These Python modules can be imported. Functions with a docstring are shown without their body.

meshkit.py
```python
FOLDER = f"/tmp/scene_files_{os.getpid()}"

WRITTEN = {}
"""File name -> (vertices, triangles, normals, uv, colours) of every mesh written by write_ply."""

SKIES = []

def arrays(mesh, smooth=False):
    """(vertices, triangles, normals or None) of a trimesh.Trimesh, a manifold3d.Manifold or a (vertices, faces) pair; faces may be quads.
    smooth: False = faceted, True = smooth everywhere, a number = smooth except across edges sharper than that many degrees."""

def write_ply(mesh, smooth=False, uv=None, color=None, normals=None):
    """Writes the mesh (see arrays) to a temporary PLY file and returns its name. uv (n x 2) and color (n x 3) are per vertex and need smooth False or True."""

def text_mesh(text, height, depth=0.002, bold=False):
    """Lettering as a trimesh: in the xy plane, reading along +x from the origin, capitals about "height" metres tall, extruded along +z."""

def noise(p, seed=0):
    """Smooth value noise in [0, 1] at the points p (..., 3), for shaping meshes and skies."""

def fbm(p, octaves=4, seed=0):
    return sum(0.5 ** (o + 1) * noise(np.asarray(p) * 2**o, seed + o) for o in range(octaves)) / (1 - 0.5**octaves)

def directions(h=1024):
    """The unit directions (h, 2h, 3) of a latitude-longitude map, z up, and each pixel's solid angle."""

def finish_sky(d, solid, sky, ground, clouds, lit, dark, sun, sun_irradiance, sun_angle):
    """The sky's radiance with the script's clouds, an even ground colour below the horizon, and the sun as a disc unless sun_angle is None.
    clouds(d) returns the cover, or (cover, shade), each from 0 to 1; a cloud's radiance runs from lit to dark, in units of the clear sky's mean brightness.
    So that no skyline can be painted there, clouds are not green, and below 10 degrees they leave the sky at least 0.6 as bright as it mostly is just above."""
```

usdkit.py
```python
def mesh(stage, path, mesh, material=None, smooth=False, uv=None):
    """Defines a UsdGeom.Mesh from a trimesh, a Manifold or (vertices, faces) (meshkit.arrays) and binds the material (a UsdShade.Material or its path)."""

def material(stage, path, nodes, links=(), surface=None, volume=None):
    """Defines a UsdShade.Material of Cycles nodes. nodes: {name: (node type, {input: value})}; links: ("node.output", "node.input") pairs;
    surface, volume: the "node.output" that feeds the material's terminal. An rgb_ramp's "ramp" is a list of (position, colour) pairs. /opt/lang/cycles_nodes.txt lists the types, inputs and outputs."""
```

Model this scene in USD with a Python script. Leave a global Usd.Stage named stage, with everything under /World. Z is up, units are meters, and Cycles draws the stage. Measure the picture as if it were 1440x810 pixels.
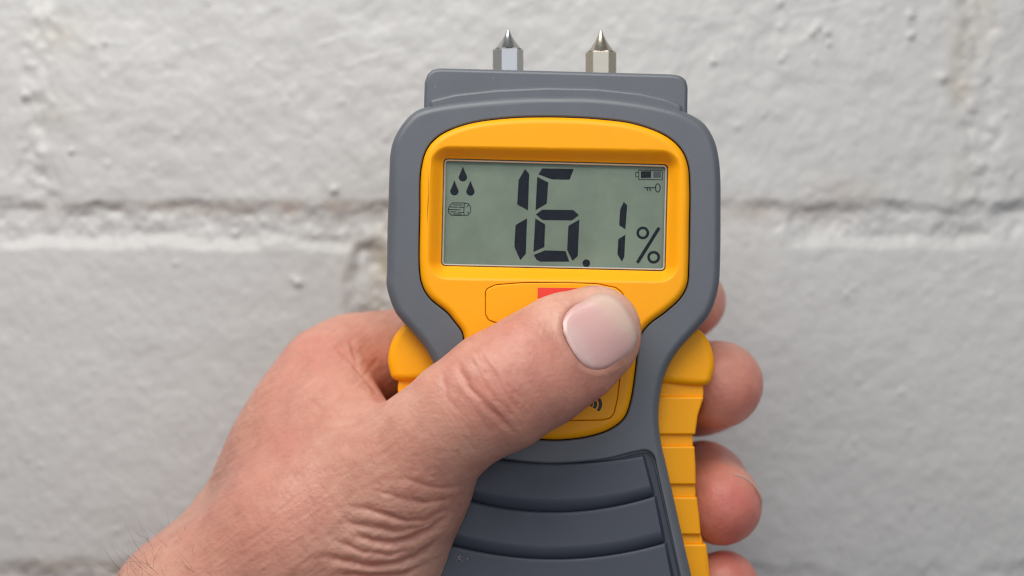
import math, random
import numpy as np, trimesh, usdkit, meshkit
import mapbox_earcut as earcut
import shapely.geometry as sg
from scipy import ndimage
from pxr import Usd, UsdGeom, UsdLux, UsdShade, Gf, Sdf, Vt

random.seed(4); rng = np.random.default_rng(4)
stage = Usd.Stage.CreateInMemory()
UsdGeom.SetStageUpAxis(stage, 'Z'); UsdGeom.SetStageMetersPerUnit(stage, 1.0)
UsdGeom.Xform.Define(stage, '/World')
D = 500.0            # camera to the meter's front face, mm
K = 0.15             # mm on that face per photograph pixel

# ------------------------------------------------------------------ camera, light, exposure
cam = UsdGeom.Camera.Define(stage, '/World/camera')
cam.AddTranslateOp().Set((0, -D / 1000, 0)); cam.AddRotateXOp().Set(90.0)
cam.CreateHorizontalApertureAttr(36.0); cam.CreateVerticalApertureAttr(20.25)
cam.CreateFocalLengthAttr(36.0 * D / (1440 * K))
cam.CreateFStopAttr(8.2); cam.CreateFocusDistanceAttr(0.495)
cam.CreateClippingRangeAttr((0.02, 50.0))
cam.CreateExposureAttr(0.02)

# soft light of a large pale ceiling fitting above and in front of the wall, dim even room light from everywhere else
def look_at(x, eye, at):
    m = Gf.Matrix4d(); m.SetLookAt(Gf.Vec3d(*eye), Gf.Vec3d(*at), Gf.Vec3d(0, 0.01, 1)); x.AddTransformOp().Set(m.GetInverse())
key = UsdLux.RectLight.Define(stage, '/World/key_light')
look_at(key, (-0.10, -0.235, 0.325), (0.0, 0.06, 0.03))
key.CreateWidthAttr(0.46); key.CreateHeightAttr(0.26); key.CreateIntensityAttr(6.0); key.CreateColorAttr(Gf.Vec3f(1.0, 0.965, 0.915))
win_l = UsdLux.RectLight.Define(stage, '/World/window_light')      # daylight from a window behind the photographer
look_at(win_l, (0.4, -1.65, 0.3), (0.0, 0.0, 0.0))
win_l.CreateWidthAttr(1.5); win_l.CreateHeightAttr(1.1); win_l.CreateIntensityAttr(1.2); win_l.CreateColorAttr(Gf.Vec3f(0.91, 0.965, 1.06))
dome = UsdLux.DomeLight.Define(stage, '/World/room_light')
m_room = usdkit.material(stage, '/World/Looks/room_light', {
    'g': ('texture_coordinate', {}), 's': ('separate_xyz', {}), 'r': ('map_range', {'from_min': -1, 'from_max': 1}),
    'c': ('rgb_ramp', {'ramp': [(0, (0.20, 0.20, 0.21)), (0.45, (0.34, 0.34, 0.36)), (0.75, (0.50, 0.52, 0.56)), (1, (0.6, 0.62, 0.66))]}),
    'b': ('background_shader', {'strength': 0.42})},
    [('g.generated', 's.vector'), ('s.z', 'r.value'), ('r.result', 'c.fac'), ('c.color', 'b.color')], surface='b.background')
UsdShade.MaterialBindingAPI.Apply(dome.GetPrim()).Bind(m_room)

# ------------------------------------------------------------------ helpers
def P(px, py, y=0.0):
    s = K * (D + y) / D
    return np.array([(px - 720) * s, y, (405 - py) * s])
def XZ(pts, y=0.0):
    s = K * (D + y) / D
    p = np.asarray(pts, float)
    return np.stack([(p[:, 0] - 720) * s, (405 - p[:, 1]) * s], 1)
def pix(v):
    s = K * (D + v[:, 1]) / D
    return np.stack([720 + v[:, 0] / s, 405 - v[:, 2] / s], 1)
used = {}
def numbered(path):
    n = used.get(path, -1) + 1; used[path] = n
    return path if n == 0 else f'{path}_{n:03d}'
def raw(path, v, f, mat, n=None, color=None):
    m = UsdGeom.Mesh.Define(stage, path)
    m.CreatePointsAttr(Vt.Vec3fArray.FromNumpy((np.asarray(v) / 1000).astype(np.float32)))
    m.CreateFaceVertexCountsAttr(Vt.IntArray.FromNumpy(np.full(len(f), f.shape[1], np.int32)))
    m.CreateFaceVertexIndicesAttr(Vt.IntArray.FromNumpy(f.astype(np.int32).ravel()))
    m.CreateSubdivisionSchemeAttr('none')
    if n is not None:
        m.CreateNormalsAttr(Vt.Vec3fArray.FromNumpy(n.astype(np.float32))); m.SetNormalsInterpolation('vertex')
    if color is not None:
        UsdGeom.PrimvarsAPI(m).CreatePrimvar('tint', Sdf.ValueTypeNames.Color3fArray, 'vertex').Set(Vt.Vec3fArray.FromNumpy(color.astype(np.float32)))
    UsdShade.MaterialBindingAPI.Apply(m.GetPrim()).Bind(mat)
    return m.GetPrim()
def part(parent, name, mesh, mat, smooth=35, label=None):
    """mesh in mm -> one Mesh prim below parent"""
    path = numbered(f'{parent}/{name}')
    t = mesh.copy() if isinstance(mesh, trimesh.Trimesh) else trimesh.Trimesh(*mesh, process=False)
    v, f, n = meshkit.arrays(t, smooth)
    p = raw(path, v, f, mat, n)
    if label: p.SetCustomDataByKey('label', label)
    return str(p.GetPath())
def thing(name, label, cat):
    x = UsdGeom.Xform.Define(stage, numbered('/World/' + name)); p = x.GetPrim()
    p.SetCustomDataByKey('label', label); p.SetCustomDataByKey('category', cat)
    return str(p.GetPath())

def area2(p):
    return 0.5 * np.sum(p[:, 0] * np.roll(p[:, 1], -1) - np.roll(p[:, 0], -1) * p[:, 1])
def resample(p, step):
    q = np.vstack([p, p[:1]]); L = np.r_[0, np.cumsum(np.linalg.norm(np.diff(q, axis=0), axis=1))]
    n = max(12, int(L[-1] / step)); t = np.linspace(0, L[-1], n, endpoint=False)
    return np.stack([np.interp(t, L, q[:, k]) for k in range(2)], 1)
def catmull(p, n=12):
    p = np.asarray(p, float); out = []
    for i in range(len(p)):
        a, b, c, d = p[i - 1], p[i], p[(i + 1) % len(p)], p[(i + 2) % len(p)]
        ta, tb, tc = 0, np.linalg.norm(b - a) ** .5, 0
        tc = tb + np.linalg.norm(c - b) ** .5; td = tc + np.linalg.norm(d - c) ** .5
        for t in np.linspace(tb, tc, n, endpoint=False):
            A1 = (tb - t) / (tb - ta) * a + (t - ta) / (tb - ta) * b; A2 = (tc - t) / (tc - tb) * b + (t - tb) / (tc - tb) * c; A3 = (td - t) / (td - tc) * c + (t - tc) / (td - tc) * d
            B1 = (tc - t) / (tc - ta) * A1 + (t - ta) / (tc - ta) * A2; B2 = (td - t) / (td - tb) * A2 + (t - tb) / (td - tb) * A3
            out.append((tc - t) / (tc - tb) * B1 + (t - tb) / (tc - tb) * B2)
    return np.array(out)
def outline(px, y=0.0, step=0.6, smooth=True, grow=0.0, rnd=0.0):
    """pixel outline traced on the plane y -> evenly spaced counter-clockwise ring in mm"""
    p = XZ(px, y)
    if smooth: p = catmull(p)
    if grow or rnd:
        g = sg.Polygon(p).buffer(0).buffer(grow, quad_segs=24)
        if rnd: g = g.buffer(-rnd, quad_segs=24).buffer(2 * rnd, quad_segs=24).buffer(-rnd, quad_segs=24)
        p = np.array(g.exterior.coords)[:-1]
    p = resample(p, step)
    return p if area2(p) > 0 else p[::-1]
def inset(p, d):
    t = np.roll(p, -1, 0) - np.roll(p, 1, 0); t /= np.linalg.norm(t, axis=1, keepdims=True) + 1e-12
    return p + d * np.stack([-t[:, 1], t[:, 0]], 1)
class MB:
    def __init__(s): s.v, s.f, s.n = [], [], 0
    def ring(s, p, y):
        y = np.broadcast_to(y, len(p)); s.v.append(np.stack([p[:, 0], y, p[:, 1]], 1)); i = np.arange(s.n, s.n + len(p)); s.n += len(p); return i
    def wall(s, a, b):
        a2, b2 = np.roll(a, -1), np.roll(b, -1)
        s.f += [np.stack([a, a2, b2], 1), np.stack([a, b2, b], 1)]
    def cap(s, rings, flip=False):
        """rings: index arrays, outer first; welded to their vertices"""
        V = np.vstack(s.v); idx = np.concatenate(rings); ends = np.cumsum([len(r) for r in rings]).astype(np.uint32)
        t = earcut.triangulate_float64(np.ascontiguousarray(V[idx][:, [0, 2]]), ends).reshape(-1, 3)
        f = idx[t]; a, b, c = V[f[:, 0]], V[f[:, 1]], V[f[:, 2]]
        up = np.cross(b - a, c - a)[:, 1] < 0
        if flip: up = ~up
        s.f.append(np.where(up[:, None], f, f[:, ::-1]))
    def mesh(s): return trimesh.Trimesh(np.vstack(s.v), np.vstack(s.f), process=False)
def rounded(mb, p, y_edge, y_face, r, steps=6):
    """rings from (offset 0, y_edge) over a rounded edge to the face at y_face; returns the last ring"""
    a = mb.ring(p, y_edge); sgn = 1 if y_edge > y_face else -1
    first = a
    for t in np.linspace(0, math.pi / 2, steps + 1):
        b = mb.ring(inset(p, r * (1 - math.cos(t))), y_face + sgn * r * (1 - math.sin(t)))
        mb.wall(a, b); a = b
    return first, a
def plate(p, y_front, y_back, r=0.5, holes=(), steps=6, back=True):
    """solid of outline p; holes: (ring, radius, floor y) pockets"""
    mb = MB(); base, face = rounded(mb, p, y_back, y_front, r, steps)
    rings = [face]
    for q, hr, fl in holes:
        q = q[::-1] if area2(q) > 0 else q
        b, fc = rounded(mb, q, fl, y_front, hr, steps)
        rings.append(fc); mb.cap([b])
    mb.cap(rings)
    if back: mb.cap([base], flip=True)
    return mb.mesh()
AX, AD = np.array([779., 250.]), np.array([-0.0164, 1.0]) / math.hypot(0.0164, 1)
def mirror(pts):
    d = np.asarray(pts, float) - AX
    return (AX + 2 * (d @ AD)[:, None] * AD - d)[::-1]

# ------------------------------------------------------------------ materials
def plastic(name, col, rough, grain=0.00002, scale=2600, spec=0.5, vary=0.06):
    lo, hi = tuple(c * (1 - vary) for c in col), tuple(c * (1 + vary) for c in col)
    return usdkit.material(stage, '/World/Looks/' + name, {
        'g': ('geometry', {}), 'n': ('noise_texture', {'scale': scale, 'detail': 3.0}), 'n2': ('noise_texture', {'scale': 90.0, 'detail': 4.0, 'roughness': 0.6}),
        'r': ('rgb_ramp', {'ramp': [(0.3, lo), (0.7, hi)]}), 'rr': ('map_range', {'from_min': 0.3, 'from_max': 0.7, 'to_min': rough - 0.05, 'to_max': rough + 0.06}),
        'b': ('bump', {'strength': 0.5, 'distance': grain}), 'p': ('principled_bsdf', {'specular_ior_level': spec})},
        [('g.position', 'n.vector'), ('g.position', 'n2.vector'), ('n2.fac', 'r.fac'), ('n2.fac', 'rr.value'), ('n.fac', 'b.height'), ('r.color', 'p.base_color'), ('rr.result', 'p.roughness'), ('b.normal', 'p.normal')], surface='p.BSDF')
m_grey = plastic('grey_plastic', (0.112, 0.124, 0.142), 0.38, grain=0.00003)
m_rubber = plastic('dark_rubber', (0.054, 0.063, 0.088), 0.5)
m_yellow = plastic('yellow_plastic', (0.975, 0.40, 0.002), 0.42, vary=0.02, spec=0.28)
m_red = plastic('red_print', (0.80, 0.045, 0.025), 0.45)
m_black = plastic('black_print', (0.02, 0.02, 0.02), 0.5)
m_seg = plastic('liquid_crystal', (0.010, 0.014, 0.024), 0.5, vary=0.0, spec=0.1)
m_seg2 = plastic('faint_liquid_crystal', (0.05, 0.06, 0.07), 0.35, vary=0.0)
m_lcd = plastic('screen_backing', (0.255, 0.315, 0.248), 0.6, vary=0.15, spec=0.2)
m_rim = usdkit.material(stage, '/World/Looks/lens_edge', {'p': ('principled_bsdf', {'base_color': (0.56, 0.58, 0.56), 'roughness': 0.2, 'metallic': 0.35})}, surface='p.BSDF')
def steel(name, col):
    return usdkit.material(stage, '/World/Looks/' + name, {
    'g': ('geometry', {}), 'mp': ('mapping', {'scale': (500.0, 500.0, 900.0)}), 'n': ('noise_texture', {'scale': 1.0, 'detail': 3.0}), 'b': ('bump', {'strength': 0.10, 'distance': 0.00004}),
    'rr': ('map_range', {'to_min': 0.14, 'to_max': 0.28}), 'p': ('principled_bsdf', {'base_color': col, 'metallic': 1.0})},
    [('g.position', 'mp.vector'), ('mp.vector', 'n.vector'), ('n.fac', 'rr.value'), ('rr.result', 'p.roughness'), ('n.fac', 'b.height'), ('b.normal', 'p.normal')], surface='p.BSDF')
m_steel, m_brassy = steel('bare_steel', (0.42, 0.42, 0.415)), steel('warm_steel', (0.46, 0.42, 0.34))
m_lens = usdkit.material(stage, '/World/Looks/clear_lens', {
    'f': ('fresnel', {'IOR': 1.2}), 't': ('transparent_bsdf', {'color': (0.97, 0.98, 0.97)}), 'gl': ('glossy_bsdf', {'color': (1, 1, 1), 'roughness': 0.08}), 'm': ('mix_closure', {})},
    [('f.fac', 'm.fac'), ('t.BSDF', 'm.closure1'), ('gl.BSDF', 'm.closure2')], surface='m.closure')
m_wall = usdkit.material(stage, '/World/Looks/wall_paint', {
    'g': ('geometry', {}), 'a': ('attribute', {'attribute': 'tint'}), 'n': ('noise_texture', {'scale': 420.0, 'detail': 5.0, 'roughness': 0.6}), 'n2': ('noise_texture', {'scale': 1500.0, 'detail': 3.0}),
    's': ('math', {'math_type': 'multiply_add', 'value2': 0.35}), 'b': ('bump', {'strength': 0.7, 'distance': 0.0002}),
    'p': ('principled_bsdf', {'roughness': 0.42, 'specular_ior_level': 0.4})},
    [('g.position', 'n.vector'), ('g.position', 'n2.vector'), ('n2.fac', 's.value1'), ('n.fac', 's.value3'), ('s.value', 'b.height'), ('b.normal', 'p.normal'), ('a.color', 'p.base_color')], surface='p.BSDF')
m_skin = usdkit.material(stage, '/World/Looks/skin', {
    'g': ('geometry', {}), 'a': ('attribute', {'attribute': 'tint'}),
    'mp': ('mapping', {'rotation': (0, 0.55, 0), 'scale': (420.0, 700.0, 1300.0)}), 'n': ('noise_texture', {'scale': 1.0, 'detail': 4.0, 'roughness': 0.6}),
    'v': ('voronoi_texture', {'scale': 1150.0, 'feature': 'f1'}), 's': ('math', {'math_type': 'multiply_add', 'value2': 0.5}),
    'n3': ('noise_texture', {'scale': 260.0, 'detail': 5.0, 'roughness': 0.65}), 'r3': ('rgb_ramp', {'ramp': [(0.3, (0.90, 0.86, 0.85)), (0.5, (1, 1, 1)), (0.72, (1.06, 1.08, 1.06))]}),
    'mx': ('mix_color', {'blend_type': 'multiply', 'fac': 1.0, 'use_clamp': False}),
    'b': ('bump', {'strength': 0.55, 'distance': 0.00019}),
    'p': ('principled_bsdf', {'roughness': 0.42, 'specular_ior_level': 0.42, 'subsurface_weight': 0.35, 'subsurface_scale': 0.0016, 'subsurface_radius': (1.0, 0.35, 0.2)})},
    [('g.position', 'mp.vector'), ('mp.vector', 'n.vector'), ('g.position', 'v.vector'), ('v.distance', 's.value1'), ('n.fac', 's.value3'), ('s.value', 'b.height'), ('b.normal', 'p.normal'),
     ('g.position', 'n3.vector'), ('n3.fac', 'r3.fac'), ('a.color', 'mx.a'), ('r3.color', 'mx.b'), ('mx.result', 'p.base_color')], surface='p.BSDF')
m_nail = usdkit.material(stage, '/World/Looks/nail', {
    'a': ('attribute', {'attribute': 'tint'}), 'g': ('geometry', {}), 'mp': ('mapping', {'rotation': (0, 0.52, 0), 'scale': (120.0, 500.0, 2200.0)}), 'n': ('noise_texture', {'scale': 1.0, 'detail': 2.0}), 'b': ('bump', {'strength': 0.15, 'distance': 0.0001}),
    'p': ('principled_bsdf', {'roughness': 0.21, 'specular_ior_level': 0.6, 'subsurface_weight': 0.25, 'subsurface_scale': 0.001, 'subsurface_radius': (1.0, 0.4, 0.3)})},
    [('g.position', 'mp.vector'), ('mp.vector', 'n.vector'), ('n.fac', 'b.height'), ('b.normal', 'p.normal'), ('a.color', 'p.base_color')], surface='p.BSDF')
m_hair = usdkit.material(stage, '/World/Looks/hair', {'p': ('principled_bsdf', {'base_color': (0.09, 0.065, 0.045), 'roughness': 0.5})}, surface='p.BSDF')

# ------------------------------------------------------------------ painted brick wall
WY = 75.0
def sstep(a, b, x):
    t = np.clip((x - a) / (b - a), 0, 1); return t * t * (3 - 2 * t)
def build_wall():
    fx = np.r_[np.linspace(-420, -142, 70, endpoint=False), np.arange(-142, 142, 0.36), np.linspace(142, 420, 71)]
    fz = np.r_[np.linspace(-300, -82, 56, endpoint=False), np.arange(-82, 82, 0.36), np.linspace(82, 300, 56)]
    X, Z = np.meshgrid(fx, fz, indexing='ij')
    q = np.stack([X, Z, 0 * X], -1)
    fb = lambda s, o, seed: meshkit.fbm(q / s + 50, o, seed) - 0.5
    wob = fb(14, 3, 1); wob2 = fb(16, 3, 2); fine = fb(4.0, 3, 7)
    Zw = Z + wob * 3.0 + fine * 1.4
    Xw = X + wob2 * 7.0 + fine * 1.5
    CH, JH, Z0 = 87.3, 9.4, 19.8                    # course pitch, joint height, underside of the upper course in view
    ci = np.floor((Zw - Z0 + JH / 2) / CH)
    zin = Zw - Z0 - ci * CH                          # 0..78 on the brick, joint below 0 and above 77.9
    low, top = zin, CH - JH - zin
    off = np.where(ci % 2 == 0, -114.5, -35.0)
    bi = np.floor((Xw - off) / 228.0)
    xin = Xw - off - bi * 228.0
    side = np.minimum(xin, 228.0 - xin) - 5.0
    # relief: sharp under edge, rounder ledge on top, the upright joints nearly filled
    up = sstep(-2.0, 2.0, low + 1.5 * fine) * sstep(-2.2, 1.7, top)
    sd = sstep(-3.0, 1.5, side)
    rough = np.where(ci % 2 == 0, 1.0, 0.36)
    mort = -1.2 + 3.2 * fb(11, 4, 3) + 1.15 * fb(3.2, 3, 4)
    patch = sstep(0.02, 0.22, fb(38, 2, 12))           # stretches where the joint is buttered nearly flush
    mort = mort * (1 - 0.6 * patch)
    upr = -0.6 + 2.4 * fb(8, 4, 5) + 1.0 * fb(3, 2, 6)
    upr = upr - np.where(ci % 2 == 0, 0.0, 1.1)
    h = mort * (1 - up) + up * (1 - sd) * upr
    face = 2.0 * fb(46, 3, 8) * rough + 0.8 * fb(11, 4, 9) * rough + 0.6 * fb(4.4, 4, 10) * (0.35 + 0.65 * rough) + 0.22 * fb(1.9, 3, 11)
    sl = np.stack([X * 0.7 + Z * 0.5, Z * 1.0 - X * 0.35, 0 * X], -1)
    rid = 1 - np.abs(2 * meshkit.fbm(sl / np.array([13., 5.5, 1]) + 9, 3, 21) - 1) * 2.2
    face += 0.20 * np.clip(rid - 0.35, 0, 1) * rough * np.clip(0.5 + 3 * fb(24, 2, 23), 0, 1)
    h += face * up * (0.4 + 0.6 * sd) + 0.4 * fb(4.2, 3, 10) * (1 - up)
    # paint nibs
    for px, py, r, a in [(1150, 38, 1.2, .9), (1163, 46, 1.0, .8), (1142, 46, 1.0, .8), (1280, 22, 1.3, .9), (1281, 50, 1.3, 1.0), (1326, 110, 1.5, 1.0), (1003, 87, 1.0, .9), (1097, 4, 1.2, .8), (1098, 84, .8, .6), (1166, 62, .8, .7), (148, 60, .9, .7), (470, 268, 1.3, .9), (100, 213, 1.0, .8), (330, 330, 1.5, .9), (420, 398, 1.5, .9), (35, 135, 1.3, .9)]:
        c = P(px, py, WY); h += a * np.exp(-((X - c[0]) ** 2 + (Z - c[2]) ** 2) / (r * r * 0.5))
    for _ in range(210):
        c = rng.uniform([-142, -80], [142, 75]); r = rng.uniform(0.5, 1.1)
        i0, i1 = np.searchsorted(fx, [c[0] - 4, c[0] + 4]); j0, j1 = np.searchsorted(fz, [c[1] - 4, c[1] + 4])
        h[i0:i1, j0:j1] += rng.uniform(0.08, 0.32) * np.exp(-((X[i0:i1, j0:j1] - c[0]) ** 2 + (Z[i0:i1, j0:j1] - c[1]) ** 2) / (r * r))
    Y = WY - h
    # paint colour: warm off-white, with dingy patches where dirt and bare mortar show
    col = np.array([0.535, 0.531, 0.520]) * (1 + 0.10 * fb(60, 3, 14) + 0.05 * fb(5, 3, 15))[..., None]
    def stain(px, py, rx, rz, c, a):
        nonlocal col
        p = P(px, py, WY); d = ((X - p[0]) / rx) ** 2 + ((Z - p[2]) / rz) ** 2
        w = a * np.exp(-d) * np.clip(0.75 + 2.2 * fb(6, 4, 16), 0, 1.4)
        col = col * (1 - np.clip(w, 0, 1)[..., None]) + np.array(c) * np.clip(w, 0, 1)[..., None]
    stain(522, 385, 7, 13, (0.44, 0.385, 0.285), 0.85); stain(1352, 130, 3.2, 22, (0.48, 0.42, 0.33), 0.42); stain(1385, 20, 3, 9, (0.48, 0.41, 0.33), 0.4)
    stain(75, 50, 6, 4, (0.44, 0.38, 0.30), 0.45); stain(62, 160, 6, 4, (0.48, 0.43, 0.36), 0.4); stain(435, 292, 24, 2.0, (0.44, 0.37, 0.31), 0.5); stain(200, 290, 40, 1.5, (0.46, 0.39, 0.33), 0.4)
    stain(1200, 275, 9, 4, (0.42, 0.37, 0.32), 0.5); stain(1080, 297, 14, 3, (0.42, 0.36, 0.31), 0.5); stain(500, 400, 5, 9, (0.66, 0.67, 0.72), 0.4); stain(90, 800, 22, 2.5, (0.42, 0.36, 0.30), 0.5)
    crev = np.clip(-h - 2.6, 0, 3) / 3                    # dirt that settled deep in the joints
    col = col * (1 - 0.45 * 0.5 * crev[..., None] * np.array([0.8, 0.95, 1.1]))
    nx, nz = X.shape
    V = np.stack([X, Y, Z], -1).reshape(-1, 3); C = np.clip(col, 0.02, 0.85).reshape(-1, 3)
    gx, gz = np.gradient(Y, fx, fz, edge_order=1)
    N = np.stack([gx, -np.ones_like(gx), gz], -1); N /= np.linalg.norm(N, axis=-1, keepdims=True); N = N.reshape(-1, 3)
    i, j = np.meshgrid(np.arange(nx - 1), np.arange(nz - 1), indexing='ij')
    a = (i * nz + j).ravel(); F = np.stack([a, a + nz, a + nz + 1, a + 1], 1)
    isb = (low > 0) & (top > 0) & (side > 0)
    bid = np.where(isb, (ci + 8) * 100 + bi + 50, 0)[:-1, :-1].ravel().astype(int)
    w = thing('brick_wall', 'old brick wall under thick off-white paint behind the meter and hand', 'wall')
    ids, cnt = np.unique(bid, return_counts=True)
    for b in ids[np.argsort(-cnt)]:
        f = F[bid == b]; u, inv = np.unique(f, return_inverse=True); f = inv.reshape(f.shape)
        e = np.stack([f, np.roll(f, -1, 1)], -1).reshape(-1, 2)
        key_ = np.sort(e, 1) @ np.array([len(u), 1]); _, first, c = np.unique(key_, return_index=True, return_counts=True)
        be = e[first[c == 1]]; bv, bi_ = np.unique(be, return_inverse=True); bi_ = bi_.reshape(-1, 2)
        back = V[u][bv].copy(); back[:, 1] = WY + 14; n0 = len(u)
        sk = np.stack([be[:, 1], be[:, 0], n0 + bi_[:, 0], n0 + bi_[:, 1]], 1)
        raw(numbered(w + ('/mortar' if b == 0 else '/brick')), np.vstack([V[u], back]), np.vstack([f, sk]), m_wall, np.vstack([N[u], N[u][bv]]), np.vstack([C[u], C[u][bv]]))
build_wall()

# ------------------------------------------------------------------ moisture meter
mt = thing('moisture_meter', 'grey and yellow handheld moisture meter with two steel pins, held upright and reading 16.1 %', 'moisture meter')
R_body = [(790, 133), (840, 134), (900, 141), (940, 149), (965, 157), (990, 172), (1004, 193), (1011, 217), (1014, 245), (1014.5, 300), (1014, 360), (1012, 400), (1006, 425), (997, 445), (985, 460), (970, 476), (952, 497), (938, 522), (930, 552), (927, 585), (930, 620), (938, 656), (948, 700), (958, 745), (966, 780), (973, 810), (988, 880), (998, 950), (998, 1030), (984, 1090), (950, 1120), (860, 1130), (765, 1131)]
L_body = [(640, 142), (700, 136), (745, 133.5)]
L_low = mirror([p for p in R_body if p[1] > 400 and p[0] > 800])
L_low = [tuple(p) for p in L_low if p[1] > 420]
L_body2 = [(543.5, 380), (544, 330), (545.5, 285), (547, 238), (548, 218), (552, 198.5), (560, 182), (571, 167), (585, 155), (605, 148)]
body_px = R_body + L_low + [(543, 402)] + L_body2 + L_body
panel_px = [(773, 165), (843, 168), (893, 175), (937, 192), (958, 211), (967, 232), (969.5, 262), (969, 320), (968, 375), (966, 400), (957, 418), (937, 437), (912, 456), (900, 472), (896, 495), (893, 520), (886, 565), (877, 588), (858, 603), (833, 612), (803, 617), (770, 618)]
panel_px = panel_px + [tuple(p) for p in mirror(panel_px) if 446 < p[1] < 616] + [(630, 440), (604, 418), (594, 400), (590.5, 378), (591, 300), (593, 236), (602, 208), (620, 190), (657, 175), (710, 167)]
GREY_F, PANEL_F = 0.0, -0.9
pad_r = [(772, 652), (850, 646), (893, 636), (910, 634), (920, 643), (927, 665), (945, 745), (960, 812), (972, 870), (980, 950), (970, 1040), (930, 1080), (850, 1090), (768, 1090)]
pad_px = pad_r + [tuple(p) for p in mirror(pad_r)][1:-1]
body_o, panel_o, panel_gap = outline(body_px), outline(panel_px, PANEL_F * 0), outline(panel_px, 0, grow=0.2)
pad_o = outline(pad_px, rnd=1.0)
part(mt, 'body', plate(body_o, GREY_F, 12.0, 1.9, [(panel_gap, 0.35, 5.0), (pad_o, 0.5, 1.6)], steps=8), m_grey)
# rear shell, set in a little
rear = np.array(sg.Polygon(body_o).buffer(-2.0).exterior.coords)[:-1]; rear = resample(rear, 0.8); rear = rear if area2(rear) > 0 else rear[::-1]
mb = MB(); b0, f0 = rounded(mb, rear, 11.5, -6.0, 4.0); mb.cap([f0])
v_ = np.array(mb.mesh().vertices); v_[:, 1] = 23.0 - v_[:, 1]; rs = trimesh.Trimesh(v_, np.array(mb.mesh().faces)[:, ::-1], process=False)
part(mt, 'rear_shell', rs, m_grey)
# head collar that carries the pins, and the step between it and the body
col_px = [(596, 190), (596, 145), (597, 115), (601, 104), (608, 97.5), (618, 95.5), (780, 99.5), (945, 104), (957, 106), (965, 112), (967.5, 122), (967, 157), (967, 193)]
col_o = outline(col_px, 1.8, smooth=False, rnd=1.2)
part(mt, 'head_collar', plate(col_o, 1.8, 20.0, 0.9), m_grey)
st_px = [(606, 186), (604, 140), (640, 131), (700, 124.5), (770, 121.5), (840, 123), (900, 129.5), (938, 138), (959, 147), (961, 190)]
part(mt, 'collar_step', plate(outline(st_px, 0.9, smooth=False, rnd=0.8), 0.8, 10.0, 0.8), m_grey)
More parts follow.
